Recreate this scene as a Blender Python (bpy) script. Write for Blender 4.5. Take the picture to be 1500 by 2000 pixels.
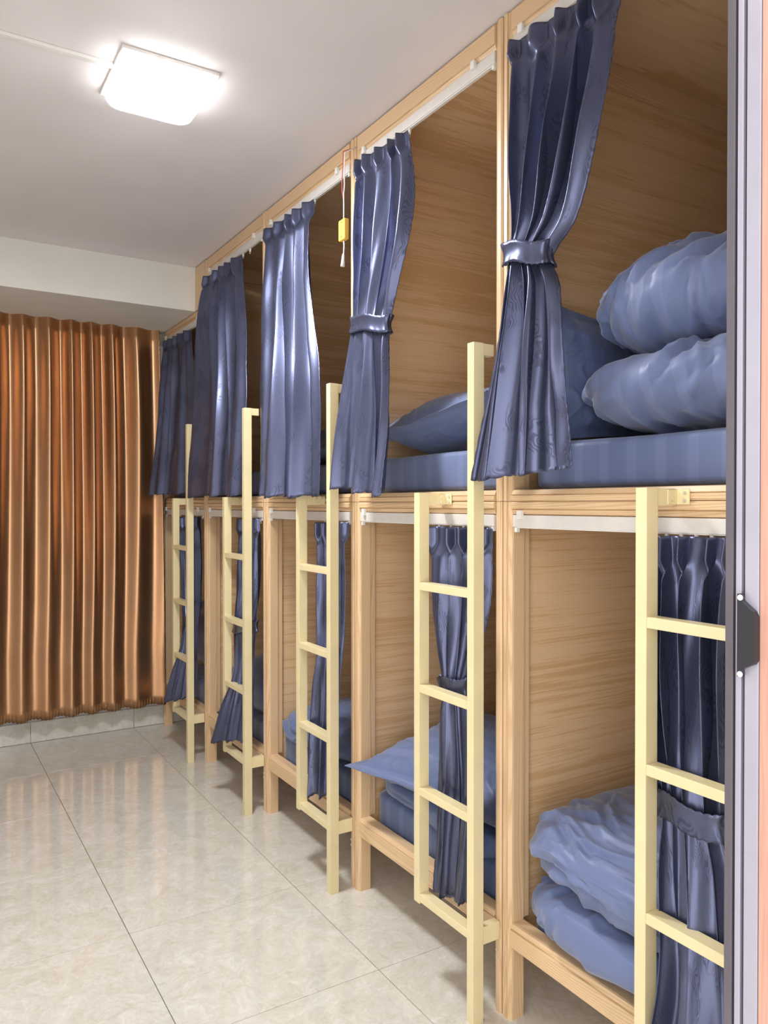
import bpy, bmesh, math, random
from mathutils import Vector, Matrix, Euler, noise
import numpy as np

for o in list(bpy.data.objects): bpy.data.objects.remove(o)
S = bpy.context.scene
COL = S.collection
PI = math.pi

# ------------------------------------------------------------------ camera
cam = bpy.data.objects.new('camera', bpy.data.cameras.new('camera')); COL.objects.link(cam)
cam.location = (0, 0, 1.427)
cam.rotation_euler = (PI/2 - 0.00985, 0, -0.5509)
cam.data.sensor_fit = 'HORIZONTAL'; cam.data.sensor_width = 36.0
cam.data.lens = 36.0*1514.8/1500
cam.data.clip_start = 0.05
S.camera = cam
# ------------------------------------------------------------------ world, light level
w = bpy.data.worlds.new('hallway_light'); S.world = w; w.use_nodes = True
w.node_tree.nodes['Background'].inputs[0].default_value = (1.0, 0.98, 0.97, 1)
w.node_tree.nodes['Background'].inputs[1].default_value = 1.7
LAMP = 88.0
S.view_settings.view_transform = 'Standard'; S.view_settings.look = 'None'
S.view_settings.exposure = 1.05; S.view_settings.gamma = 1.0
S.view_settings.use_curve_mapping = False

# ------------------------------------------------------------------ material helpers
class NT:
    def __init__(s, name):
        s.m = bpy.data.materials.new(name); s.m.use_nodes = True
        s.t = s.m.node_tree; s.b = s.t.nodes['Principled BSDF']
    def n(s, typ, **kw):
        nd = s.t.nodes.new(typ)
        for k, v in kw.items():
            if k in nd.inputs: s.put(nd, k, v)
            else: setattr(nd, k, v)
        return nd
    def put(s, nd, k, v):
        if isinstance(v, bpy.types.NodeSocket): s.t.links.new(v, nd.inputs[k])
        else: nd.inputs[k].default_value = v
    def math(s, op, a, b=0.0):
        nd = s.t.nodes.new('ShaderNodeMath'); nd.operation = op
        s.put(nd, 0, a); s.put(nd, 1, b); return nd.outputs[0]
    def vmath(s, op, a, b):
        nd = s.t.nodes.new('ShaderNodeVectorMath'); nd.operation = op
        s.put(nd, 0, a); s.put(nd, 1, b); return nd.outputs[0]
    def ramp(s, f, stops):
        nd = s.t.nodes.new('ShaderNodeValToRGB'); s.put(nd, 0, f)
        e = nd.color_ramp.elements
        while len(e) < len(stops): e.new(0.5)
        for el, (p, c) in zip(e, stops): el.position = p; el.color = (*c, 1)
        return nd.outputs[0]
    def mix(s, f, a, b, mode='MIX'):
        nd = s.t.nodes.new('ShaderNodeMix'); nd.data_type = 'RGBA'; nd.blend_type = mode
        s.put(nd, 0, f)
        for i, v in ((6, a), (7, b)):
            if isinstance(v, bpy.types.NodeSocket): s.t.links.new(v, nd.inputs[i])
            else: nd.inputs[i].default_value = (*v, 1)
        return nd.outputs[2]
    def bump(s, h, st, dist=0.002):
        nd = s.t.nodes.new('ShaderNodeBump'); s.put(nd, 'Height', h)
        nd.inputs['Strength'].default_value = st; nd.inputs['Distance'].default_value = dist
        s.t.links.new(nd.outputs[0], s.b.inputs['Normal'])
    def set(s, k, v): s.put(s.b, k, v)

def plain(name, c, rough=0.5, metal=0.0, nz=0.03, scale=30):
    k = NT(name); tc = k.n('ShaderNodeTexCoord')
    nn = k.n('ShaderNodeTexNoise', Vector=tc.outputs['Object'], Scale=scale, Detail=4.0)
    lo = tuple(max(0, x*(1-nz)) for x in c); hi = tuple(min(1, x*(1+nz)) for x in c)
    k.set('Base Color', k.ramp(nn.outputs[0], [(0.3, lo), (0.7, hi)]))
    k.set('Roughness', rough); k.set('Metallic', metal)
    return k.m

def objcoord(k):
    tc = k.n('ShaderNodeTexCoord'); oi = k.n('ShaderNodeObjectInfo')
    r = k.math('MULTIPLY', oi.outputs['Random'], 7.3)
    cx = k.n('ShaderNodeCombineXYZ', X=r, Y=r, Z=r)
    return k.vmath('ADD', tc.outputs['Object'], cx.outputs[0])

def grain_wood(name, axis, light, dark, rough=0.38):
    """open-grained pine look: growth rings stretched along the grain axis"""
    k = NT(name); v = objcoord(k)
    sc = [1.0, 1.0, 1.0]; sc['XYZ'.index(axis)] = 0.07
    st = k.vmath('MULTIPLY', v, tuple(sc))
    warp = k.n('ShaderNodeTexNoise', Vector=st, Scale=9.0, Detail=1.5)
    sp = k.n('ShaderNodeSeparateXYZ'); k.put(sp, 0, st)
    oth = [i for i in range(3) if i != 'XYZ'.index(axis)]
    a = k.math('ADD', sp.outputs[oth[0]], sp.outputs[oth[1]])
    ph = k.math('ADD', k.math('MULTIPLY', a, 1000.0), k.math('MULTIPLY', warp.outputs[0], 150.0))
    s = k.math('SINE', ph)
    s01 = k.math('MULTIPLY', k.math('ADD', s, 1.0), 0.5)
    s01 = k.math('POWER', s01, 1.6)
    fine = k.n('ShaderNodeTexNoise', Vector=k.vmath('MULTIPLY', st, (6, 6, 6)), Scale=80.0, Detail=2.0)
    f = k.math('ADD', k.math('MULTIPLY', s01, 0.55), k.math('MULTIPLY', fine.outputs[0], 0.35))
    k.set('Base Color', k.ramp(f, [(0.08, light), (0.85, dark)]))
    k.set('Roughness', rough); k.bump(f, 0.06, 0.001)
    return k.m

def panel_wood(name, light, dark, rough=0.42):
    """laminate panel: fine straight grain along X with broad darker streaks"""
    k = NT(name); v = objcoord(k)
    big = k.n('ShaderNodeTexNoise', Vector=k.vmath('MULTIPLY', v, (0.35, 1.6, 5.5)), Scale=1.0, Detail=3.0, Roughness=0.62)
    mid = k.n('ShaderNodeTexNoise', Vector=k.vmath('MULTIPLY', v, (1.2, 6.0, 42.0)), Scale=1.0, Detail=3.0, Roughness=0.6)
    fine = k.n('ShaderNodeTexNoise', Vector=k.vmath('MULTIPLY', v, (5.0, 60.0, 320.0)), Scale=1.0, Detail=2.0)
    f = k.math('ADD', k.math('MULTIPLY', big.outputs[0], 0.6), k.math('MULTIPLY', mid.outputs[0], 0.65))
    f = k.math('ADD', f, k.math('MULTIPLY', fine.outputs[0], 0.62))
    midc = tuple((a*0.62+b*0.38) for a, b in zip(light, dark))
    k.set('Base Color', k.ramp(f, [(0.70, light), (0.96, midc), (1.14, dark)]))
    k.t.nodes[-1]
    k.set('Roughness', rough); k.bump(fine.outputs[0], 0.05, 0.001)
    return k.m

def satin(name, base, dark, metal, rough, pattern=True, pscale=5.0, sheen=0.0):
    k = NT(name); tc = k.n('ShaderNodeTexCoord'); uv = tc.outputs['UV']
    if pattern:
        wn = k.n('ShaderNodeTexNoise', Vector=uv, Scale=pscale*1.6, Detail=1.0)
        mask = k.ramp(wn.outputs[0], [(0.53, (0, 0, 0)), (0.58, (1, 1, 1))])
        dn = k.n('ShaderNodeTexNoise', Vector=uv, Scale=pscale*2.2, Detail=2.0)
        dv = k.vmath('ADD', uv, k.vmath('MULTIPLY', dn.outputs[1], (0.16, 0.16, 0)))
        wv = k.n('ShaderNodeTexWave', Vector=dv, Scale=22.0, Distortion=3.0, Detail=1.0)
        rings = k.ramp(wv.outputs[0], [(0.40, (0, 0, 0)), (0.62, (1, 1, 1))])
        mk = k.math('MULTIPLY', mask, rings)
        k.set('Base Color', k.mix(k.math('MULTIPLY', mk, 0.70), base, dark))
        k.set('Roughness', k.math('ADD', k.math('MULTIPLY', mk, 0.12), rough))
        cr = k.n('ShaderNodeTexNoise', Vector=uv, Scale=26.0, Detail=3.0)
        k.bump(k.math('ADD', cr.outputs[0], k.math('MULTIPLY', mk, 0.15)), 0.12, 0.003)
    else:
        cr = k.n('ShaderNodeTexNoise', Vector=uv, Scale=5.0, Detail=2.0)
        k.set('Base Color', k.mix(cr.outputs[0], base, dark)); k.set('Roughness', rough)
        k.bump(cr.outputs[0], 0.10, 0.004)
    k.set('Metallic', metal)
    if sheen: k.set('Sheen Weight', sheen)
    return k.m

def striped(name, a, b):
    """cotton satin with woven stripes along U"""
    k = NT(name); tc = k.n('ShaderNodeTexCoord')
    sp = k.n('ShaderNodeSeparateXYZ'); k.put(sp, 0, tc.outputs['UV'])
    s = k.math('SINE', k.math('MULTIPLY', sp.outputs[0], 2*PI/0.085))
    st = k.ramp(s, [(0.45, (0, 0, 0)), (0.55, (1, 1, 1))])
    k.set('Base Color', k.mix(st, a, b))
    k.set('Roughness', k.math('ADD', k.math('MULTIPLY', st, -0.12), 0.60))
    nn = k.n('ShaderNodeTexNoise', Vector=tc.outputs['Object'], Scale=16.0, Detail=4.0, Distortion=0.6)
    k.bump(nn.outputs[0], 0.12, 0.006)
    k.set('Sheen Weight', 0.25)
    return k.m

def marble(name):
    k = NT(name); v = objcoord(k)
    wn = k.n('ShaderNodeTexNoise', Vector=v, Scale=3.0, Detail=4.0)
    dv = k.vmath('ADD', v, k.vmath('MULTIPLY', wn.outputs[1], (0.25, 0.25, 0)))
    n1 = k.n('ShaderNodeTexNoise', Vector=dv, Scale=9.0, Detail=8.0, Roughness=0.68, Distortion=1.1)
    n2 = k.n('ShaderNodeTexNoise', Vector=dv, Scale=34.0, Detail=5.0, Roughness=0.6, Distortion=1.6)
    f = k.math('ADD', k.math('MULTIPLY', n1.outputs[0], 0.55), k.math('MULTIPLY', n2.outputs[0], 0.45))
    k.set('Base Color', k.ramp(f, [(0.34, (0.55, 0.515, 0.43)), (0.46, (0.635, 0.605, 0.53)), (0.54, (0.68, 0.655, 0.59)), (0.66, (0.77, 0.75, 0.71))]))
    k.set('Roughness', 0.12); k.set('Coat Weight', 0.3); k.set('Coat Roughness', 0.05)
    return k.m

PINE_L, PINE_D = (0.76, 0.545, 0.33), (0.61, 0.39, 0.205)
M = dict(
    pine_z=grain_wood('pine_grain_upright', 'Z', PINE_L, PINE_D),
    pine_y=grain_wood('pine_grain_along', 'Y', PINE_L, PINE_D),
    pine_x=grain_wood('pine_grain_deep', 'X', PINE_L, PINE_D),
    panel=panel_wood('laminate_panel', (0.80, 0.56, 0.335), (0.66, 0.41, 0.20)),
    ladder=plain('pale_yellow_wood', (0.78, 0.665, 0.39), 0.33, 0, 0.05, 9),
    wall=plain('white_wall_paint', (0.84, 0.82, 0.80), 0.7, 0, 0.02, 6),
    beam=plain('white_beam_paint', (0.78, 0.76, 0.70), 0.7, 0, 0.02, 6),
    ceil=plain('ceiling_paint', (0.76, 0.715, 0.715), 0.75, 0, 0.03, 3),
    tile=marble('polished_cream_tile'),
    grout=plain('tile_grout', (0.30, 0.27, 0.22), 0.9),
    navy=satin('navy_satin_jacquard', (0.100, 0.112, 0.190), (0.05, 0.055, 0.10), 0.72, 0.32, True, 5.5),
    gold=satin('copper_satin', (0.55, 0.31, 0.165), (0.44, 0.235, 0.12), 0.88, 0.31, False),
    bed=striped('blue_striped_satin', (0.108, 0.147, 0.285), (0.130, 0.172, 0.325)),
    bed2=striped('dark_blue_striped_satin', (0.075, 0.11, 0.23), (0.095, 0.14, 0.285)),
    white=plain('white_plastic', (0.80, 0.78, 0.74), 0.35),
    track=plain('white_enamel_track', (0.68, 0.64, 0.60), 0.3),
    steel=plain('steel_screw', (0.75, 0.73, 0.70), 0.25, 0.9),
    alu=plain('silver_aluminium', (0.40, 0.385, 0.46), 0.38, 0.4, 0.04, 12),
    alu_dark=plain('dark_anodised_aluminium', (0.13, 0.115, 0.135), 0.4, 0.4, 0.05, 12),
    gasket=plain('black_rubber_gasket', (0.025, 0.022, 0.04), 0.5),
    black=plain('black_moulded_plastic', (0.018, 0.018, 0.022), 0.3),
    yellow=plain('yellow_plastic', (0.85, 0.48, 0.08), 0.4),
    red=plain('red_wire_jacket', (0.55, 0.06, 0.05), 0.4),
    brown=plain('brown_rail_wood', (0.60, 0.30, 0.12), 0.4),
)
def peach():
    k = NT('peach_wood_veneer'); v = objcoord(k)
    n1 = k.n('ShaderNodeTexNoise', Vector=k.vmath('MULTIPLY', v, (220, 220, 9)), Scale=1.0, Detail=3.0)
    k.set('Base Color', k.ramp(n1.outputs[0], [(0.3, (0.44, 0.23, 0.17)), (0.7, (0.52, 0.29, 0.22))]))
    k.set('Roughness', 0.5); return k.m
M['peach'] = peach()
def glow(strength):
    k = NT('lit_diffuser'); k.set('Base Color', (1, 1, 1, 1))
    k.set('Emission Color', (0.96, 0.98, 1.0, 1)); k.set('Emission Strength', strength); return k.m
M['glow'] = glow(LAMP); M['glow_side'] = glow(LAMP*0.05)

# ------------------------------------------------------------------ mesh helpers
class MB:
    def __init__(s): s.bm = bmesh.new()
    def box(s, lo, hi, bev=0.0, seg=2):
        lo, hi = Vector(lo), Vector(hi)
        r = bmesh.ops.create_cube(s.bm, size=1.0)
        for v in r['verts']:
            v.co = Vector(((lo[i]+hi[i])/2 + v.co[i]*(hi[i]-lo[i]) for i in range(3)))
        if bev > 0:
            es = list({e for v in r['verts'] for e in v.link_edges})
            bmesh.ops.bevel(s.bm, geom=es, offset=bev, segments=seg, affect='EDGES', profile=0.7)
        return s
    def prism(s, poly, axis, a, b):
        """poly: 2-D outline in the plane normal to axis, extruded from a to b"""
        def P(p, t):
            if axis == 'Z': return (p[0], p[1], t)
            if axis == 'Y': return (p[0], t, p[1])
            return (t, p[0], p[1])
        A = [s.bm.verts.new(P(p, a)) for p in poly]; B = [s.bm.verts.new(P(p, b)) for p in poly]
        n = len(poly); fs = [s.bm.faces.new(A), s.bm.faces.new(B)]
        for i in range(n): fs.append(s.bm.faces.new((A[i], A[(i+1) % n], B[(i+1) % n], B[i])))
        bmesh.ops.recalc_face_normals(s.bm, faces=fs)
        return s
    def cyl(s, c, r, h, axis='Z', seg=16, r2=None):
        res = bmesh.ops.create_cone(s.bm, cap_ends=True, segments=seg, radius1=r, radius2=r if r2 is None else r2, depth=h)
        R = {'Z': Matrix(), 'X': Matrix.Rotation(PI/2, 4, 'Y'), 'Y': Matrix.Rotation(PI/2, 4, 'X')}[axis]
        bmesh.ops.transform(s.bm, matrix=Matrix.Translation(c) @ R, verts=res['verts']); return s
    def ball(s, c, r, sc=(1, 1, 1)):
        res = bmesh.ops.create_uvsphere(s.bm, u_segments=14, v_segments=9, radius=r)
        bmesh.ops.transform(s.bm, matrix=Matrix.Translation(c) @ Matrix.Diagonal((*sc, 1)), verts=res['verts']); return s
    def tube(s, pts, r, seg=8):
        pts = [Vector(p) for p in pts]; rings = []
        for i, p in enumerate(pts):
            d = (pts[min(i+1, len(pts)-1)] - pts[max(i-1, 0)]).normalized()
            a = d.orthogonal().normalized() if i == 0 else (prev - d*prev.dot(d)).normalized()
            prev = a; b = d.cross(a)
            rr = r[i] if isinstance(r, (list, tuple)) else r
            rings.append([s.bm.verts.new(p + (a*math.cos(t)+b*math.sin(t))*rr) for t in [2*PI*k/seg for k in range(seg)]])
        for A, B in zip(rings, rings[1:]):
            for k in range(seg): s.bm.faces.new((A[k], A[(k+1) % seg], B[(k+1) % seg], B[k]))
        s.bm.faces.new(rings[0][::-1]); s.bm.faces.new(rings[-1]); return s
    def build(s, name, mat, parent=None, smooth=False, origin=(0, 0, 0)):
        me = bpy.data.meshes.new(name); bmesh.ops.recalc_face_normals(s.bm, faces=s.bm.faces[:])
        s.bm.to_mesh(me); s.bm.free()
        me.materials.append(M[mat])
        if smooth: me.shade_smooth()
        o = bpy.data.objects.new(name, me); o.location = origin; COL.objects.link(o)
        if parent: o.parent = parent
        return o
def tag(o, label=None, cat=None, group=None, kind=None):
    if label: o['label'] = label
    if cat: o['category'] = cat
    if group: o['group'] = group
    if kind: o['kind'] = kind
    return o
def empty(name, loc, label=None, cat=None, group=None, kind=None):
    o = bpy.data.objects.new(name, None); o.location = loc; COL.objects.link(o); o.empty_display_size = 0.1
    return tag(o, label, cat, group, kind)
def copy_tree(o, parent=None):
    c = o.copy(); COL.objects.link(c); c.parent = parent
    for ch in o.children: copy_tree(ch, c)
    return c
def grid_obj(name, V, nu, nv, mat, parent, uv, closed_u=False, thick=0.0):
    """V: (nv, nu, 3) numpy array, uv: (nv, nu, 2)"""
    verts = V.reshape(-1, 3); faces = []
    cols = nu if closed_u else nu-1
    for j in range(nv-1):
        for i in range(cols):
            i2 = (i+1) % nu
            faces.append((j*nu+i, j*nu+i2, (j+1)*nu+i2, (j+1)*nu+i))
    me = bpy.data.meshes.new(name); me.from_pydata(verts.tolist(), [], faces)
    ul = me.uv_layers.new(name='UVMap'); U = uv.reshape(-1, 2)
    idx = np.empty(len(me.loops), dtype=np.int32); me.loops.foreach_get('vertex_index', idx)
    ul.data.foreach_set('uv', U[idx].astype(np.float32).ravel())
    me.materials.append(M[mat]); me.shade_smooth(); me.update()
    o = bpy.data.objects.new(name, me); COL.objects.link(o)
    if parent: o.parent = parent
    if thick:
        md = o.modifiers.new('cloth_thickness', 'SOLIDIFY'); md.thickness = thick; md.offset = 0
    return o

# ------------------------------------------------------------------ measures of the room (metres)
XB = 1.4076          # front plane of the bunk row
Y0 = 1.6652          # joint between first and second bunk
W = 0.84             # width of one bunk
HC = 2.78            # ceiling height
YW = 5.06            # back wall
XL, XR = -0.62, 3.47
TS, TX, TY = 0.6043, 0.6202, 3.8368

# ------------------------------------------------------------------ structure
flo = MB().box((XL-0.1, -1.6, -0.08), (XR+0.1, YW+0.1, -0.0085)).build('floor', 'grout'); tag(flo, kind='structure')
tile0 = None
ix0, ix1 = math.floor((XL-TX)/TS), math.ceil((XR-TX)/TS)
iy0, iy1 = math.floor((-1.6-TY)/TS), 2
for ix in range(ix0, ix1):
    for iy in range(iy0, iy1):
        x, y = TX+ix*TS, TY+iy*TS
        lo = (max(x, XL)+0.0011, max(y, -1.6)+0.0011); hi = (min(x+TS, XR)-0.0011, min(y+TS, YW-0.012)-0.0011)
        if hi[0]-lo[0] < 0.02 or hi[1]-lo[1] < 0.02: continue
        full = hi[0]-lo[0] > TS-0.003 and hi[1]-lo[1] > TS-0.003
        if full and tile0:
            o = tile0.copy(); o.location = (lo[0], lo[1], 0); COL.objects.link(o)
        else:
            o = MB().box((0, 0, -0.009), (hi[0]-lo[0], hi[1]-lo[1], 0), 0.0008, 1).build('tile', 'tile', flo, origin=(lo[0], lo[1], 0))
            if full: tile0 = o
tag(MB().box((XL-0.1, 0.69, HC), (XR+0.1, YW+0.1, HC+0.1)).build('ceiling', 'ceil'), kind='structure')
tag(MB().box((XL-0.1, YW, -0.08), (XR+0.1, YW+0.1, HC)).build('wall_back', 'wall'), kind='structure')
tag(MB().box((XL-0.1, 0.69, -0.08), (XL, YW, HC)).build('wall_left', 'wall'), kind='structure')
tag(MB().box((XR, 0.69, -0.08), (XR+0.1, YW, HC)).build('wall_right', 'wall'), kind='structure')
fw = MB().box((1.195, 0.700, 0.0), (XR, 0.815, HC)).box((XL, 0.700, 0.0), (XL+0.12, 0.815, HC)).box((XL+0.12, 0.700, 2.30), (1.195, 0.815, HC))
tag(fw.build('wall_front', 'wall'), kind='structure')
tag(MB().box((XL, 4.355, 2.530), (XR, YW, HC), 0.004).build('trim_1', 'beam'), kind='structure')
bb = MB().box((XL, YW-0.006, 0), (XR, YW, 0.12)).build('baseboard_back', 'grout'); tag(bb, kind='structure')
for ix in range(ix0, ix1):
    x = TX+ix*TS; a, b = max(x, XL)+0.001, min(x+TS, XR)-0.001
    if b-a > 0.02: MB().box((a, YW-0.016, 0.001), (b, YW-0.005, 0.124), 0.0015, 1).build('tile', 'tile', bb)

# ------------------------------------------------------------------ sliding door at the right edge
dr = empty('door_1', (1.05, 0.72, 0), kind='structure')
def dpart(name, y0, y1, x0, x1, mat, z0=0.012, z1=2.28, bev=0.0012):
    return MB().box((x0-1.05, y0-0.72, z0), (x1-1.05, y1-0.72, z1), bev).build(name, mat, dr)
# the leading edge of the leaf, seen from the doorway: channels and ribs one behind the other
dpart('jamb', 0.6790, 0.6915, 1.000, 1.060, 'alu_dark')
dpart('gasket', 0.6752, 0.6788, 1.006, 1.060, 'gasket')
dpart('stile_rib', 0.6662, 0.6750, 1.000, 1.060, 'alu')
dpart('gasket', 0.6612, 0.6660, 1.006, 1.060, 'gasket')
dpart('door_stile', 0.6400, 0.6610, 1.000, 1.060, 'alu')
dpart('door_panel', 0.520, 0.6390, 1.001, 1.80, 'peach')
dpart('door_panel_back', 0.640, 0.690, 1.061, 1.80, 'alu_dark')
P = [(0.6655, 1.186), (0.6655, 1.302), (0.6615, 1.302), (0.6605, 1.293), (0.6420, 1.279), (0.6385, 1.271), (0.6385, 1.212), (0.6420, 1.206), (0.6605, 1.196), (0.6615, 1.186)]
lt = MB().prism([(y-0.72, z) for y, z in P], 'X', 0.989-1.05, 1.000-1.05)
hd = lt.build('handle', 'black', dr)
for z in (1.297, 1.190):
    MB().ball((0.9885-1.05, 0.6605-0.72, z), 0.0042, (0.6, 1, 1)).build('screw_cap', 'white', hd, True)

# ------------------------------------------------------------------ bunk units
def post_poly(y0, y1, inner):
    """plan outline of a front post; 'inner' = +1 when the opening lies towards +Y"""
    a, b = (y0, y1) if inner > 0 else (y1, y0)
    s = 1 if inner > 0 else -1
    return [(0.050, a), (0.004, a), (0.0, a+s*0.004), (0.0, b-s*0.0165), (0.0060, b-s*0.0150), (0.0030, b-s*0.0130), (0.0085, b-s*0.0015), (0.013, b), (0.050, b)]
def rail_poly(z0, z1, inner):
    a, b = (z0, z1) if inner > 0 else (z1, z0)
    s = 1 if inner > 0 else -1
    return [(0.048, a), (0.0045, a), (0.0006, a+s*0.004), (0.0006, b-s*0.0165), (0.0065, b-s*0.0150), (0.0035, b-s*0.0130), (0.0090, b-s*0.0015), (0.0135, b), (0.048, b)]
def clean(mb): return mb
def bunk(loc, label, level, top=None, group=None):
    root = empty('bunk_cubicle', loc, label, 'bunk bed', group)
    g = 0.0030; D = 2.0
    if level == 'lower': zb, zt, rb, rt, rb1 = 0.0, 1.4345, 0.205, 1.399, 0.272
    else: zb, zt, rb, rt, rb1 = 0.0012, top-0.002, 0.0012, top-0.073, 0.0325
    if level == 'upper' and top < 1.2: rt = top-0.043
    MB().prism(post_poly(g, 0.036, 1), 'Z', zb, zt).build('post', 'pine_z', root)
    MB().prism(post_poly(W-0.036, W-g, -1), 'Z', zb, zt).build('post', 'pine_z', root)
    MB().box((D-0.05, g, zb), (D, 0.04, zt), 0.002).build('post', 'pine_z', root)
    MB().box((D-0.05, W-0.04, zb), (D, W-g, zt), 0.002).build('post', 'pine_z', root)
    MB().prism(rail_poly(rb, rb1, 1), 'Y', 0.036, W-0.036).build('bottom_rail', 'pine_y', root)
    MB().prism(rail_poly(rt, zt, -1), 'Y', 0.036, W-0.036).build('top_rail', 'pine_y', root)
    MB().box((0.050, g, rb), (D-0.05, 0.016, zt-0.02)).build('side_panel', 'panel', root)
    MB().box((0.050, W-0.016, rb), (D-0.05, W-g, zt-0.02)).build('side_panel', 'panel', root)
    MB().box((D-0.049, 0.04, rb), (D-0.036, W-0.04, zt-0.02)).build('back_panel', 'panel', root)
    MB().box((0.048, 0.016, rb+0.005), (D-0.05, W-0.016, rb+0.022)).build('bed_deck', 'panel', root)
    MB().box((0.050, g, zt-0.02), (D-0.05, W-g, zt-0.004)).build('ceiling_panel', 'panel', root)
    if level == 'upper':
        for y0, y1 in ((0.016, 0.030), (W-0.030, W-0.016)):
            MB().box((0.050, y0, zt-0.093), (D-0.05, y1, zt-0.02), 0.002).build('ceiling_batten', 'pine_x', root)
        MB().box((0.050, W-0.030, rb1), (0.075, W-0.016, zt-0.093), 0.002).build('panel_batten', 'pine_z', root)
    else:
        MB().box((0.050, W-0.030, rb1), (0.075, W-0.016, zt-0.02), 0.002).build('panel_batten', 'pine_z', root)
    # white curtain track below the top rail
    t = MB().box((0.004, 0.040, rt-0.034), (0.022, W-0.040, rt-0.001), 0.0025)
    tr = t.build('curtain_track', 'track', root)
    MB().box((0.008, 0.045, rt-0.0365), (0.018, W-0.045, rt-0.0335)).build('track_lip', 'white', tr)
    for y in (0.13, W-0.075):
        MB().box((-0.006, y-0.009, rt-0.012), (0.006, y+0.009, rt+0.012), 0.003).build('track_clip', 'white', tr)
    for y in (0.05, W-0.05):
        MB().box((0.006, y-0.005, rt-0.048), (0.018, y+0.005, rt-0.034), 0.002).build('end_stop', 'white', tr)
    if level == 'lower':
        for zz in (0.175, 0.155):
            MB().cyl((-0.001, 0.018, zz), 0.004, 0.003, 'X', 10).build('screw_head', 'steel', root)
    return root, tr
WHERE = ['at the near right end beside the sliding door', 'second from the sliding door', 'in the middle of the row', 'fourth from the sliding door', 'farthest, beside the copper curtain']
lower, upper = [], []
l0 = bunk((XB, Y0-W, 0), 'lower wooden bunk cubicle ' + WHERE[0], 'lower', None, 'lower bunk cubicles')[0]
u0 = bunk((XB, Y0-W, 1.4345), 'upper wooden bunk cubicle ' + WHERE[0], 'upper', HC-1.4345-0.004, 'upper bunk cubicles')[0]
lower.append(l0); upper.append(u0)
for k in range(1, 5):
    c = copy_tree(l0); c.location.y = Y0+(k-1)*W; c['label'] = 'lower wooden bunk cubicle ' + WHERE[k]; lower.append(c)
    if k < 4:
        c = copy_tree(u0); c.location.y = Y0+(k-1)*W; c['label'] = 'upper wooden bunk cubicle ' + WHERE[k]; upper.append(c)
u4 = bunk((XB, Y0+3*W, 1.4345), 'shorter upper wooden bunk cubicle under the white ceiling beam', 'upper', 2.530-1.4345-0.001, 'upper bunk cubicles')[0]
MB().box((0.0, 0.0015, 2.531-1.4345), (0.05, 0.168, HC-1.4345-0.006), 0.002).build('filler_panel', 'pine_z', u4)
upper.append(u4)

# ------------------------------------------------------------------ ladders (origin: foot of the long stile, at the bunk joint)
def ladder(loc, label):
    root = empty('bunk_ladder', loc, label, 'ladder', 'ladders in front of the bunk row')
    b = 0.0022
    MB().box((0, 0, 0), (0.036, 0.029, 1.868), b).build('stile', 'ladder', root)
    MB().box((0, 0.262, 0.222), (0.036, 0.291, 1.462), b).build('stile', 'ladder', root)
    for z in (0.571, 0.882, 1.190):
        MB().box((0.0005, 0.029, z-0.0205), (0.0355, 0.262, z+0.003), b).build('rung', 'ladder', root)
    MB().box((0.0005, 0.029, 0.229), (0.0355, 0.262, 0.253), b).build('bottom_rung', 'ladder', root)
    up = MB().box((0.036, 0.264, 1.424), (0.0955, 0.289, 1.461), b).build('arm', 'ladder', root)
    MB().box((0.036, 0.002, 0.213), (0.0955, 0.027, 0.262), b).build('arm', 'ladder', root)
    MB().box((0.036, 0.002, 1.835), (0.072, 0.027, 1.867), b).build('hand_grip', 'ladder', root)
    br = MB().box((0.066, 0.2610, 1.4265), (0.0985, 0.2640, 1.4590), 0.0008, 1).box((0.0955, 0.231, 1.4265), (0.0990, 0.264, 1.4590), 0.0008, 1).build('bracket', 'ladder', root)
    for z in (1.4345, 1.4510):
        MB().cyl((0.0945, 0.242, z), 0.0042, 0.003, 'X', 12).build('screw', 'steel', br)
        MB().cyl((0.078, 0.2603, z), 0.0022, 0.0015, 'Y', 10).build('screw', 'steel', br)
    return root
LW = ['pale wooden ladder half cut off by the sliding door', 'pale wooden ladder second from the sliding door, its foot at the bottom edge',
      'middle one of the five pale wooden bunk ladders', 'pale wooden ladder second from the copper curtain', 'farthest pale wooden ladder, beside the copper curtain']
lad = ladder((1.3085, Y0-W, 0), LW[0])
for k in range(1, 5):
    c = copy_tree(lad); c.location.y = Y0+(k-1)*W + (0.008 if k == 4 else 0); c['label'] = LW[k]
# the near ladder is fixed a little closer to the door than the others
lad.location.y = Y0-W-0.0

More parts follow.
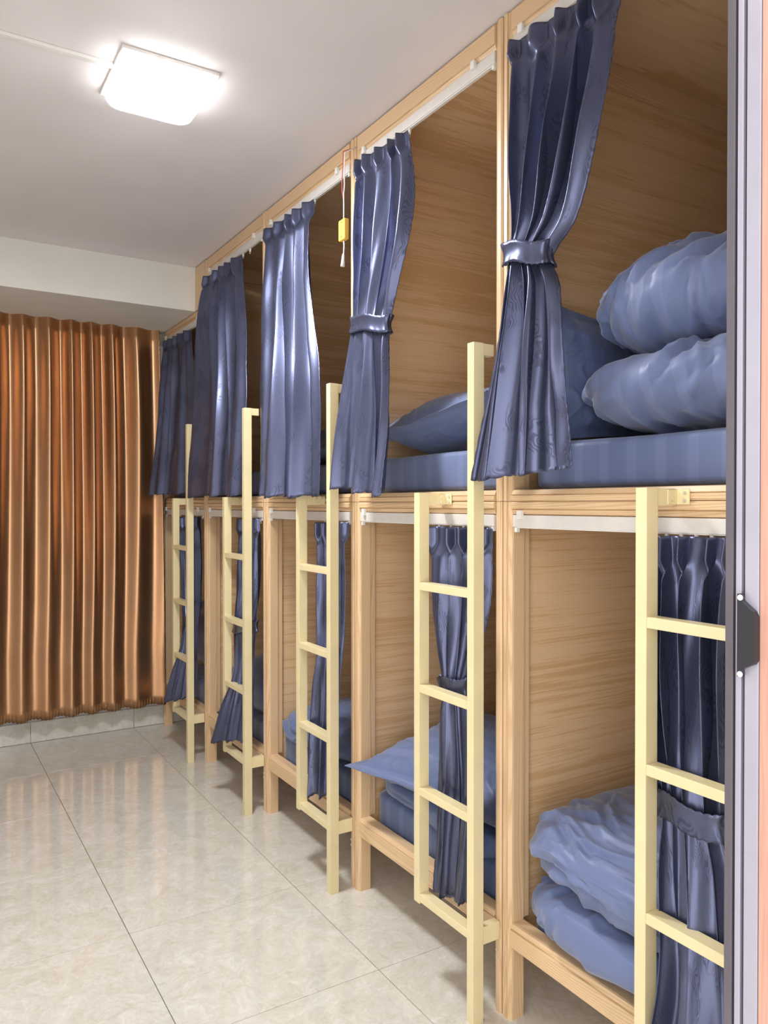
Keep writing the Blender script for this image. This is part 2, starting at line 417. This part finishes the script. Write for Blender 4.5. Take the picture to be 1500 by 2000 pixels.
# ------------------------------------------------------------------ curtains
def crom(T, P, t):
    """smooth interpolation of key rows P (n,k) at positions T for query t"""
    P = np.array(P, float); n = len(T); m = np.zeros_like(P)
    for i in range(n):
        a, b = max(i-1, 0), min(i+1, n-1)
        m[i] = (P[b]-P[a])/(T[b]-T[a])
    out = np.empty((len(t), P.shape[1]))
    for q, x in enumerate(t):
        i = min(max(int(np.searchsorted(T, x)-1), 0), n-2)
        h = T[i+1]-T[i]; s = (x-T[i])/h
        out[q] = ((2*s**3-3*s**2+1)*P[i] + (s**3-2*s**2+s)*h*m[i] + (-2*s**3+3*s**2)*P[i+1] + (s**3-s**2)*h*m[i+1])
    return out
def drape(root, rows, amps, bulges, n, seed, mat, normal, nu=300, nv=100, pleat=0.09, scal=0.0035, nscal=26, name='cloth', hem=0.008, wscale=1.0, low=0.5, fabric_w=1.3, warp=1.0, latk=0.45):
    """rows: (left xyz, right xyz) from top to hem; amps: fold depth per row; bulges: roundness of the gathered bundle per row"""
    rs = random.Random(seed)
    L = np.array([r[0] for r in rows], float); R = np.array([r[1] for r in rows], float)
    mid = (L+R)/2; T = [0.0]
    for i in range(1, len(rows)): T.append(T[-1]+float(np.linalg.norm(mid[i]-mid[i-1])))
    H = T[-1]; t = np.concatenate([np.linspace(0, 0.12*H, 18, endpoint=False), np.linspace(0.12*H, H, nv-18)])
    K = crom(T, np.hstack([L, R, np.array(amps)[:, None], np.array(bulges)[:, None]]), t)
    u = np.linspace(0, 1, nu); N = np.array(normal, float)
    ph = [rs.uniform(0, 6.28) for _ in range(8)]
    wu = u + warp*(0.035*np.sin(2*PI*u*1.3+ph[0]) + 0.018*np.sin(2*PI*u*2.9+ph[1]))
    wu = (wu-wu[0])/(wu[-1]-wu[0])
    org = np.array(root.location) if root else np.zeros(3)
    V = np.empty((nv, nu, 3)); UV = np.empty((nv, nu, 2))
    lrg = np.array([rs.uniform(1-0.4*warp, 1+0.4*warp) for _ in range(int(n)+3)])
    for j in range(nv):
        s = t[j]/H; l, r, a, b = K[j, :3], K[j, 3:6], K[j, 6], K[j, 7]
        q = wu + warp*(5.0/max(n, 5))*(0.012*math.sin(5*s+ph[2])*np.sin(PI*u) + 0.006*np.sin(2*PI*(u*2+s*1.2)+ph[3]))
        phi = 2*PI*n*q
        mod = np.interp(q*n, np.arange(len(lrg)), lrg)
        f1 = np.sin(phi)*mod
        f2 = np.sin(phi*low+ph[4]+0.8*s)*1.15 + 0.45*np.sin(phi*1.0+ph[5])
        k = min(1.0, max(0.0, (s-0.25)/0.6))
        f = f1*(1-0.6*k) + f2*0.6*k
        f += 0.14*np.sin(phi*2.1+ph[6]+3*s)*(0.4+0.6*k)*wscale
        if t[j] < pleat:
            kk = 1-max(0, (t[j]-pleat*0.55)/(pleat*0.45)) if t[j] > pleat*0.55 else 1
            fp = (np.abs(np.cos(phi/2))**7)*2.2-0.8
            f = f*(1-kk)+fp*kk
        P = l[None, :]*(1-u[:, None]) + r[None, :]*u[:, None]
        side = (r-l); side = side/np.linalg.norm(side)
        lat = np.cos(phi)*a*latk*np.sin(PI*u)**0.5
        P = P + N[None, :]*(a*f + b*np.sqrt(np.maximum(0, 1-(2*u-1)**2)))[:, None] + side[None, :]*lat[:, None]
        # small random creases
        cr = 0.0022*wscale*(np.sin(31*u+17*s+ph[7])*np.sin(9*s+13*u*math.cos(s*2)))
        P = P + N[None, :]*cr[:, None]
        if j == nv-1:
            P[:, 2] -= scal*np.abs(np.sin(PI*nscal*u)) + 0.0
        P[:, 2] -= hem*f*max(0, (s-0.8)/0.2)
        e = scal*0.8*abs(math.sin(PI*H*s*28))
        P[0] -= side*e; P[-1] += side*e
        V[j] = P - org[None, :]
        UV[j, :, 0] = u*fabric_w + seed*1.37; UV[j, :, 1] = t[j]
    return grid_obj(name, V, nu, nv, mat, root, UV, thick=0.0016)
def tie(root, c, rx, ry, h, seed, tilt=0.0, mat='navy'):
    nu, nv = 96, 9; V = np.empty((nv, nu, 3)); UV = np.empty((nv, nu, 2)); org = np.array(root.location)
    for j in range(nv):
        s = j/(nv-1)-0.5
        for i in range(nu):
            a = 2*PI*i/nu
            k = 1 + 0.035*math.sin(7*a+seed) + 0.03*math.sin(3*a+seed*2+3*s) + 0.06*abs(s)*math.sin(19*a+seed)*0.5 + 0.10*(s*s*4)
            y = ry*k*math.cos(a); x = rx*k*math.sin(a)
            z = s*h + tilt*y/max(ry, 1e-3) + (0.0035*abs(math.sin(15*a))*(1 if s > 0 else -1) if abs(s) > 0.49 else 0) + 0.004*math.sin(4*a+seed)
            V[j, i] = (c[0]+x-org[0], c[1]+y-org[1], c[2]+z-org[2]); UV[j, i] = (i/nu*0.5, s*h+seed)
    return grid_obj('tie_band', V, nu, nv, mat, root, UV, True, 0.002)
def gliders(track, ys, z, x=0.013):
    for y in ys:
        g = MB().box((x-0.004, y-0.004, z-0.012), (x+0.004, y+0.004, z), 0.001, 1).ball((x, y, z-0.014), 0.0045)
        g.tube([(x, y, z-0.016), (x-0.003, y+0.003, z-0.021), (x, y+0.001, z-0.026), (x+0.003, y, z-0.021)], 0.0012, 6)
        g.build('glider', 'white', track, True)
def track_of(b): return [c for c in b.children if c.name.startswith('curtain_track')][0]
def navy_curtain(label, rows, amps, bulges, n, seed, waist=None, group='navy curtains', **kw):
    top = rows[0]
    root = empty('bunk_curtain', (top[0], (top[1]+top[3])/2, min(rows[-1][2], rows[-1][4])), label, 'curtain', group)
    rr = [((r[0], r[1], r[2]), (r[5] if len(r) > 5 else r[0], r[3], r[4])) for r in rows]
    drape(root, rr, amps, bulges, n, seed, 'navy', (-1, 0, 0), **kw)
    if waist is not None:
        X, yl, zl, yr, zr = rows[waist][:5]
        h, dz, tl = 0.052, 0.0, (zl-zr)/2
        tie(root, (X-bulges[waist]*0.42, (yl+yr)/2, (zl+zr)/2), bulges[waist]*0.75+amps[waist]*1.1, (yl-yr)/2+0.007, h, seed, tl*0.8)
    return root
c1 = [(1.395,1.605,2.672,1.245,2.650),(1.390,1.601,2.519,1.262,2.439),(1.375,1.587,2.319,1.298,2.249),(1.365,1.569,2.189,1.345,2.112),(1.360,1.569,2.085,1.421,2.040),(1.345,1.572,2.006,1.387,1.955),(1.310,1.588,1.810,1.352,1.724),(1.275,1.652,1.489,1.299,1.509)]
c2 = [(1.395,2.450,2.672,2.133,2.650),(1.390,2.442,2.507,2.098,2.485),(1.380,2.421,2.316,2.104,2.312),(1.370,2.403,2.183,2.159,2.117),(1.360,2.397,2.065,2.172,2.015),(1.350,2.405,1.981,2.156,1.921),(1.320,2.419,1.763,2.102,1.681),(1.280,2.398,1.490,2.077,1.459)]
c3 = [(1.395,3.280,2.672,2.831,2.660),(1.380,3.287,2.413,2.783,2.333),(1.330,3.222,1.938,2.626,1.901),(1.290,3.160,1.465,2.555,1.459)]
c4 = [(1.395,4.129,2.672,3.624,2.650),(1.380,4.190,2.406,3.532,2.324),(1.345,4.129,1.942,3.430,1.868),(1.315,4.120,1.469,3.400,1.473)]
c5 = [(1.395,4.900,2.458,4.420,2.440),(1.360,4.885,2.158,4.330,2.071,1.385),(1.322,4.890,1.767,4.280,1.719,1.375),(1.285,4.870,1.491,4.270,1.491,1.370)]
l1 = [(1.400,1.156,1.359,0.942,1.360),(1.400,1.150,1.183,0.958,1.207),(1.390,1.123,0.964,0.950,0.984),(1.384,1.095,0.800,0.943,0.785),(1.378,1.095,0.657,0.919,0.695),(1.340,1.070,0.420,0.884,0.440),(1.300,1.100,0.200,0.860,0.230,1.330)]
l2 = [(1.400,1.997,1.358,1.712,1.360),(1.400,1.980,1.115,1.720,1.145),(1.400,1.952,0.975,1.758,1.007),(1.400,1.920,0.870,1.790,0.898),(1.390,1.928,0.789,1.765,0.833),(1.385,1.940,0.541,1.742,0.617),(1.375,1.960,0.224,1.773,0.279)]
l3 = [(1.400,2.780,1.356,2.545,1.360),(1.400,2.776,0.925,2.548,0.978),(1.390,2.748,0.818,2.550,0.866),(1.380,2.768,0.702,2.545,0.776),(1.370,2.775,0.514,2.545,0.600),(1.355,2.760,0.275,2.545,0.340)]
l4 = [(1.400,3.644,1.358,3.385,1.360),(1.400,3.667,1.007,3.385,1.035),(1.385,3.660,0.815,3.385,0.863),(1.345,3.585,0.610,3.385,0.695,1.370),(1.288,3.592,0.440,3.385,0.500,1.360),(1.262,3.650,0.271,3.390,0.330,1.355)]
l5 = [(1.400,4.690,1.350,4.250,1.358),(1.400,4.580,0.873,4.250,0.927),(1.350,4.458,0.620,4.250,0.657,1.385),(1.290,4.462,0.440,4.250,0.480,1.380),(1.266,4.515,0.279,4.250,0.345,1.375)]
navy_curtain('tied navy satin curtain of the upper bunk with the duvet pile, beside the door', c1,
    [.012,.026,.034,.028,.014,.026,.042,.046], [0,.004,.010,.020,.030,.024,.012,0], 4.5, 1, 4, group='upper navy curtains', nu=420, nv=130, nscal=34)
navy_curtain('tied navy satin curtain of the upper bunk with one pillow, second from the door', c2,
    [.011,.020,.024,.020,.012,.020,.030,.032], [0,.002,.008,.018,.028,.024,.010,0], 4.6, 2, 4, group='upper navy curtains', nu=380, nv=120)
navy_curtain('loose navy satin curtain hanging untied in the middle upper bunk', c3, [.012,.024,.032,.034], [0,0,0,0], 4.4, 3, group='upper navy curtains', nu=380)
navy_curtain('loose navy satin curtain in front of the ladder second from the copper curtain', c4, [.012,.026,.032,.030], [0,0,0,0], 4.6, 4, group='upper navy curtains', nu=340)
navy_curtain('short loose navy satin curtain under the ceiling beam, farthest upper curtain', c5, [.012,.018,.020,.022], [0,0,0,0], 4.6, 5, group='upper navy curtains')
navy_curtain('tied navy satin curtain of the lower bunk beside the sliding door', l1,
    [.012,.022,.026,.012,.018,.020,.026], [0,.002,.010,.026,.020,.008,0], 4.4, 6, 3, group='lower navy curtains', nu=360, nv=120)
navy_curtain('tied navy satin curtain behind the ladder second from the door, lower bunk', l2,
    [.014,.020,.020,.011,.014,.018,.018], [0,.004,.012,.024,.018,.010,.004], 3.6, 7, 3, group='lower navy curtains', nu=340, nv=120)
navy_curtain('navy satin curtain behind the middle ladder, lower bunk', l3,
    [.012,.014,.012,.013,.015,.016], [0,.006,.014,.010,.006,.004], 4.4, 8, group='lower navy curtains')
navy_curtain('navy satin curtain with hem flaring past the ladder, lower bunk second from the copper curtain', l4,
    [.011,.014,.010,.010,.014,.018], [0,.006,.014,.004,0,0], 5.2, 9, 2, group='lower navy curtains')
navy_curtain('navy satin curtain of the farthest lower bunk beside the copper curtain', l5, [.012,.016,.010,.014,.018], [0,0,0,0,0], 5.0, 10, group='lower navy curtains')
RT_L, RT_U, RT_E = 1.399-0.0365, (HC-1.4345-0.004)-0.073-0.0365, (2.530-1.4345-0.001)-0.043-0.0365
def gl(b, y0, y1, n, z):
    base = b.location.y
    gliders(track_of(b), [y0-base+(y1-y0)*i/(n-1) for i in range(n)], z)
gl(lower[0], 0.90, 1.125, 7, RT_L); gl(lower[1], 1.73, 1.98, 5, RT_L); gl(lower[2], 2.57, 2.76, 5, RT_L)
gl(lower[3], 3.42, 3.62, 5, RT_L); gl(lower[4], 4.27, 4.68, 5, RT_L)
gl(upper[0], 1.26, 1.59, 6, RT_U); gl(upper[1], 2.15, 2.43, 6, RT_U); gl(upper[2], 2.85, 3.26, 6, RT_U)
gl(upper[3], 3.55, 4.10, 7, RT_U); gl(upper[4], 4.36, 4.94, 6, RT_E)

# copper curtain on the back wall
gc = empty('window_curtain', (0.4, 4.94, 0.13), 'tall copper satin curtain covering the whole back wall', 'curtain')
rowsg = [((XL+0.03, 4.95, 2.645), (1.36, 4.95, 2.645)), ((XL+0.03, 4.95, 2.3), (1.37, 4.95, 2.3)), ((XL+0.03, 4.945, 1.3), (1.385, 4.945, 1.3)), ((XL+0.03, 4.94, 0.168), (1.395, 4.94, 0.160))]
drape(gc, rowsg, [.018, .026, .027, .028], [0, 0, 0, 0], 14, 21, 'gold', (0, -1, 0), nu=1100, nv=60, scal=0.007, nscal=105, hem=0.016, low=0.999, fabric_w=4.0, wscale=0.12, warp=0.45, latk=0.10)
rail = MB().tube([(XL+0.02, 4.955, 2.672), (1.39, 4.955, 2.672)], 0.011, 12).build('curtain_rod', 'brown', None)
tag(rail, 'thin brown curtain rod above the copper curtain', 'curtain rod')
for x in (0.893, 1.056, 1.219, 0.73, 0.565, 0.40, 0.235):
    MB().ball((x-0.4, 4.885-4.94, 2.618-0.13), 0.012).tube([(x-0.4, 4.896-4.94, 2.628-0.13), (x-0.4, 4.93-4.94, 2.66-0.13)], 0.002, 6).build('hook_knob', 'white', gc, True)

# ------------------------------------------------------------------ bedding
def fbm(p, o=3):
    return noise.fractal(p, 0.8, 2.1, o)
def soft(name, label, cat, c, half, rot=(0, 0, 0), e=(0.55, 0.75), seed=0, wr=0.014, wdir=(1, 4, 2), stripe=0, mat='bed', group=None, nu=150, nv=96, big=0.05, sag=0.0, taper=0.0, fold=None, wrot=0.0, ridges=None):
    """a lump of folded bedding: rounded box bent by broad swells and sharp creases"""
    R = Euler(rot).to_matrix(); C = Vector(c); V = np.empty((nv, nu, 3)); UV = np.empty((nv, nu, 2))
    def sp(v, k): return math.copysign(abs(v)**k, v)
    sv = Vector((seed*3.1, seed*7.7, seed*1.9))
    RG = []
    if ridges:
        rr = random.Random(seed*11); mode, am, asp, cnt, amp, lmin, lmax = ridges
        for _ in range(cnt):
            an = math.radians(am + rr.uniform(-asp, asp))
            cu = rr.uniform(-1, 1)*half[1]*0.95; cw = rr.uniform(-1, 1)*(half[2]*0.95 if mode == 'front' else half[2]+half[0]*0.9)
            RG.append((cu, cw, -math.cos(an), math.sin(an), rr.uniform(lmin, lmax), rr.uniform(0.007, 0.017), amp*rr.uniform(0.5, 1.1), rr.uniform(-3, 3)))
    for j in range(nv):
        th = -PI/2+PI*j/(nv-1); ct, sn = sp(math.cos(th), e[0]), sp(math.sin(th), e[0])
        for i in range(nu):
            a = 2*PI*i/nu
            n = Vector((ct*sp(math.cos(a), e[1]), ct*sp(math.sin(a), e[1]), sn))
            p = Vector((n.x*half[0], n.y*half[1], n.z*half[2]))
            k = 1+taper*n.y; p.z *= k
            nn = Vector((n.x/half[0], n.y/half[1], n.z/half[2])).normalized()
            q = p*3.0+sv
            d = big*noise.noise(q*1.1)
            cy, sy = math.cos(wrot), math.sin(wrot)
            qq = Vector((p.x*wdir[0], (p.y*cy-p.z*sy)*wdir[1], (p.y*sy+p.z*cy)*wdir[2]))*2.2+sv
            qq += Vector((noise.noise(q*1.7), noise.noise(q*1.7+Vector((9, 0, 0))), noise.noise(q*1.7+Vector((0, 9, 0)))))*1.1
            r1 = math.exp(-(noise.noise(qq)/0.13)**2); r2 = math.exp(-(noise.noise(qq*1.7+Vector((5, 5, 5)))/0.11)**2)
            mk = min(1.0, max(0.05, 0.45+1.6*noise.noise(q*0.8+Vector((3, 1, 4)))))
            d += wr*mk*(0.9*r1 + 0.6*r2 - 0.4) + wr*0.8*noise.noise(qq*0.8+Vector((2, 0, 2)))
            if RG:
                su, sw_ = p.y, (p.z if mode == 'front' else p.z+p.x)
                for cu, cw, dx, dy, ln, wd, am_, bend in RG:
                    ax, ay = su-cu, sw_-cw; l = ax*dx+ay*dy
                    if abs(l) > 1.6*ln: continue
                    cc = -ax*dy+ay*dx - bend*l*l
                    if abs(cc) > 5*wd: continue
                    tp = math.exp(-(l/ln)**4)
                    d += am_*tp*(math.exp(-(cc/wd)**2) - 0.7*math.exp(-((cc-1.8*wd)/(1.3*wd))**2))
            if fold: # a horizontal seam between folded layers
                for fz, fd in fold:
                    d -= fd*math.exp(-((p.z-fz-0.012*math.sin(p.y*14+seed))/0.013)**2)
            p = p + nn*d
            if sag: p.z -= sag*(n.y*n.y)
            w_ = R @ p
            V[j, i] = (w_.x, w_.y, w_.z); UV[j, i] = ((p.x, p.y, p.z)[stripe], p.y+p.z)
    root = grid_obj(name, V, nu, nv, mat, None, UV, True)
    root.location = C
    return tag(root, label, cat, group)
def pillow(label, c, L, Wd, T, rot, seed, flange=0.03, mat='bed', group='striped pillows', wr=0.010, n=84):
    """flanged pillow: two curved faces meeting in a flat wavy border"""
    R = Euler(rot).to_matrix(); sv = Vector((seed*5.3, seed, seed*2.2))
    verts, faces, uvs = [], [], []
    def pos(i, j, side):
        u, v = 2*i/(n-1)-1, 2*j/(n-1)-1
        fu, fv = 1-2*flange/L, 1-2*flange/Wd
        iu, iv = min(1, abs(u)/fu), min(1, abs(v)/fv)
        hgt = (max(0, 1-iu**2.6)**0.62)*(max(0, 1-iv**2.6)**0.62)
        x = u*L/2*(1-0.07*(1-abs(v))*abs(u)**3 ); y = v*Wd/2*(1-0.07*(1-abs(u))*abs(v)**3)
        x *= 1-0.05*(1-v*v); y *= 1-0.05*(1-u*u)
        q = Vector((x, y, 0.1*side))*5+sv
        edge = min(1, 1.0-hgt+0.15)
        a = math.atan2(v, u)
        crease = 1-abs(noise.noise(Vector((x*16, y*16, side))+sv+Vector((noise.noise(q), noise.noise(q+sv), 0))*1.4))*2.0
        z = side*(T/2*hgt + (wr*math.exp(-(crease-1)**2/0.08)*edge + 0.018*noise.noise(q))*min(1, hgt*3))
        z += 0.014*noise.noise(Vector((x*7, y*7, 3.3))+sv)*(1-hgt) + side*0.0012
        return Vector((x, y, z))
    for side in (1, -1):
        base = len(verts)
        for j in range(n):
            for i in range(n):
                p = R @ pos(i, j, side); verts.append(tuple(p)); uvs.append((2*i/(n-1)*L/2, 2*j/(n-1)*Wd/2))
        for j in range(n-1):
            for i in range(n-1):
                f = (base+j*n+i, base+j*n+i+1, base+(j+1)*n+i+1, base+(j+1)*n+i)
                faces.append(f if side > 0 else f[::-1])
    N = n*n
    ring = [j for j in range(n)] + [j*n+n-1 for j in range(1, n)] + [(n-1)*n+i for i in range(n-2, -1, -1)] + [j*n for j in range(n-2, 0, -1)]
    for k in range(len(ring)):
        a, b = ring[k], ring[(k+1) % len(ring)]; faces.append((a, a+N, b+N, b))
    me = bpy.data.meshes.new('pillow'); me.from_pydata(verts, [], faces)
    ul = me.uv_layers.new(name='UVMap')
    for l in me.loops: ul.data[l.index].uv = uvs[l.vertex_index]
    me.materials.append(M[mat]); me.shade_smooth()
    o = bpy.data.objects.new('pillow', me); COL.objects.link(o); o.location = c
    return tag(o, label, 'pillow', group)
MW = ['of the near bunk beside the sliding door', 'of the bunk second from the sliding door', 'of the middle bunk', 'of the bunk second from the copper curtain', 'of the farthest bunk beside the copper curtain']
def mattress(k, z0, z1, level, seed, xf=0.026):
    y0 = Y0+(k-1)*W
    c = (XB+xf+0.96-0.0+0.0, y0+W/2, (z0+z1)/2)
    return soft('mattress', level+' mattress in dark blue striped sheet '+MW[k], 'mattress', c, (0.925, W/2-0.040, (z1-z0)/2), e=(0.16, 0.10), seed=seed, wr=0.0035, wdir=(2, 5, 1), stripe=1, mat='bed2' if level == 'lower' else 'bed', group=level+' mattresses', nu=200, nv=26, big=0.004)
for k in range(5):
    mattress(k, 1.4640, 1.600, 'upper', 30+k)
    mattress(k, 0.2340, 0.375, 'lower', 40+k)
G = 'folded duvets'
soft('folded_duvet', 'big rounded blue striped duvet roll on top of the near upper bunk pile', 'duvet', (1.80, 1.172, 1.935), (0.37, 0.320, 0.140), (0.0, -0.06, 0.10), (0.85, 0.75), 1, 0.013, (1.2, 3.4, 0.8), 1, ridges=('front', 58, 20, 26, 0.011, 0.05, 0.15), group=G, nu=300, nv=130, big=0.03)
soft('folded_duvet', 'lower blue duvet fold squeezed under the big roll in the near upper bunk', 'duvet', (1.77, 1.170, 1.705), (0.36, 0.325, 0.100), (0.0, 0.02, 0.05), (0.80, 0.75), 2, 0.011, (1.2, 3.0, 0.8), 1, ridges=('front', 40, 35, 14, 0.008, 0.04, 0.12), group=G, nu=260, nv=110, big=0.03, taper=-0.12)
pillow('upright dark blue pillow leaning on the panel beside the duvet pile', (1.735, 1.545, 1.785), 0.56, 0.38, 0.10, (PI/2-0.12, 0.0, 0.06), 3, mat='bed')
pillow('blue flanged pillow lying alone on the second upper bunk', (1.69, 2.17, 1.715), 0.46, 0.66, 0.19, (-0.12, 0.03, 0.07), 4, mat='bed')
soft('folded_duvet', 'large blue striped duvet bulging over the rail of the near lower bunk', 'duvet', (1.785, 1.245, 0.505), (0.425, 0.385, 0.122), (0.0, 0.05, 0.0), (0.70, 0.55), 5, 0.008, (3.2, 1.1, 4.0), 0, ridges=('roll', -12, 32, 44, 0.011, 0.05, 0.16), group=G, nu=240, nv=150, big=0.04, fold=[(-0.045, 0.022)])
soft('folded_duvet', 'rumpled under layer of bedding drooping onto the near lower rail', 'duvet', (1.70, 1.25, 0.352), (0.315, 0.370, 0.072), (0.0, 0.02, 0.0), (0.6, 0.45), 6, 0.008, (1.2, 6.0, 0.9), 0, ridges=('roll', 62, 28, 60, 0.013, 0.03, 0.08), mat='bed', group=G, nu=240, nv=90, big=0.03)
pillow('blue striped pillow whose corner pokes out past the post, second lower bunk', (1.70, 2.13, 0.535), 0.64, 0.72, 0.19, (0.0, -0.16, 0.16), 7, mat='bed')
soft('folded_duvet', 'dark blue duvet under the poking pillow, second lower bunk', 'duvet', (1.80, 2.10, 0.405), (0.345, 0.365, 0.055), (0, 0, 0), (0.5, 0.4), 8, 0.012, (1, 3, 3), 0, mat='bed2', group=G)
soft('folded_duvet', 'blue duvet roll at the rail of the middle lower bunk', 'duvet', (1.72, 2.98, 0.42), (0.29, 0.345, 0.095), (0, 0, 0), (0.75, 0.6), 9, 0.016, (1, 2, 4), 0, group=G)
pillow('small blue pillow showing behind the duvet of the middle lower bunk', (2.15, 3.05, 0.58), 0.40, 0.55, 0.12, (0.0, -0.25, 0.1), 10, mat='bed')
soft('folded_duvet', 'blue duvet bundle of the lower bunk second from the copper curtain', 'duvet', (1.72, 3.78, 0.47), (0.27, 0.34, 0.145), (0, 0, 0), (0.7, 0.6), 11, 0.018, (1, 2, 4), 0, group=G)
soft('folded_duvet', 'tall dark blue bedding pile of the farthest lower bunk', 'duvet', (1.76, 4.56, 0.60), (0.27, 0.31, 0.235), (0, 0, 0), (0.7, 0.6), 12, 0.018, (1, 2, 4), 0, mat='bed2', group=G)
soft('folded_duvet', 'strip of blue duvet behind the loose curtain, middle upper bunk', 'duvet', (1.74, 2.93, 1.665), (0.28, 0.36, 0.062), (0, 0, 0), (0.7, 0.5), 13, 0.012, (1, 3, 3), 0, group=G)

# ------------------------------------------------------------------ ceiling light, cable trunking, hanging switch wires
LX0, LX1, LY0, LY1 = 0.548, 0.838, 2.355, 2.660
fx = empty('ceiling_light', ((LX0+LX1)/2, (LY0+LY1)/2, HC), 'glowing square white ceiling light with rounded corners', 'ceiling light')
a, b = (LX1-LX0)/2, (LY1-LY0)/2
MB().box((-a-0.004, -b-0.004, -0.012), (a+0.004, b+0.004, -0.0005), 0.004).build('base_plate', 'white', fx)
def rrect(a, b, r, n=6):
    P = []
    for cx, cy, t0 in ((a-r, b-r, 0), (-a+r, b-r, PI/2), (-a+r, -b+r, PI), (a-r, -b+r, 3*PI/2)):
        for k in range(n+1): P.append((cx+r*math.cos(t0+PI/2*k/n), cy+r*math.sin(t0+PI/2*k/n)))
    return P
mb = MB(); rings = []
for z, sh in ((-0.012, 0.0), (-0.040, 0.004), (-0.052, 0.012), (-0.057, 0.026)):
    rings.append([mb.bm.verts.new((x, y, z)) for x, y in rrect(a-sh, b-sh, 0.045)])
for A, B in zip(rings, rings[1:]):
    n = len(A)
    for k in range(n): mb.bm.faces.new((A[k], A[(k+1) % n], B[(k+1) % n], B[k]))
mb.bm.faces.new(rings[-1]); mb.bm.faces.new(rings[0][::-1])
df = mb.build('diffuser', 'glow', fx); df.data.materials.append(M['glow_side'])
for p in df.data.polygons: p.material_index = 1 if abs(p.normal.z) < 0.8 else 0
tag(MB().box((XL, 2.466, HC-0.011), (LX0-0.004, 2.487, HC-0.0005), 0.003).build('cable_trunking', 'white'), 'thin white cable trunking running along the ceiling to the light', 'trunking')

sw = empty('hanging_switch', (1.350, 2.476, 2.29), 'small yellow switch box hanging on thin red and white wires by the bunk post', 'switch')
def sp_(z, dy=0, dx=0): return (dx, dy, z-2.29)
MB().tube([sp_(2.735, -.002, .056), sp_(2.70, .003, .006), sp_(2.65, -.004), sp_(2.58, -.006), sp_(2.545, 0), sp_(2.50, -.001), sp_(2.455, 0)], 0.0022, 8).build('white_wire', 'white', sw, True)
MB().tube([sp_(2.735, .012, .056), sp_(2.71, .015, .006), sp_(2.66, .004), sp_(2.61, .013), sp_(2.565, .012), sp_(2.53, .002)], 0.0018, 8).build('red_wire', 'red', sw, True)
yb = MB().box((-0.010, -0.0225, 0.092), (0.010, 0.0225, 0.166), 0.005, 3).build('switch_box', 'yellow', sw)
for z in (0.104, 0.156): MB().cyl((-0.0103, 0.0, z), 0.0022, 0.0015, 'X', 8).build('screw', 'black', yb)
MB().tube([(0, 0, 0.096), (0, -.003, 0.070), (0, 0, 0.045), (0, .003, 0.040)], 0.0024, 8).build('lower_wire', 'white', sw, True)
MB().tube([(0, .003, 0.044), (0, .006, 0.020), (0, .009, 0.000)], [0.0035, 0.006, 0.0075], 10).build('connector', 'white', sw, True)
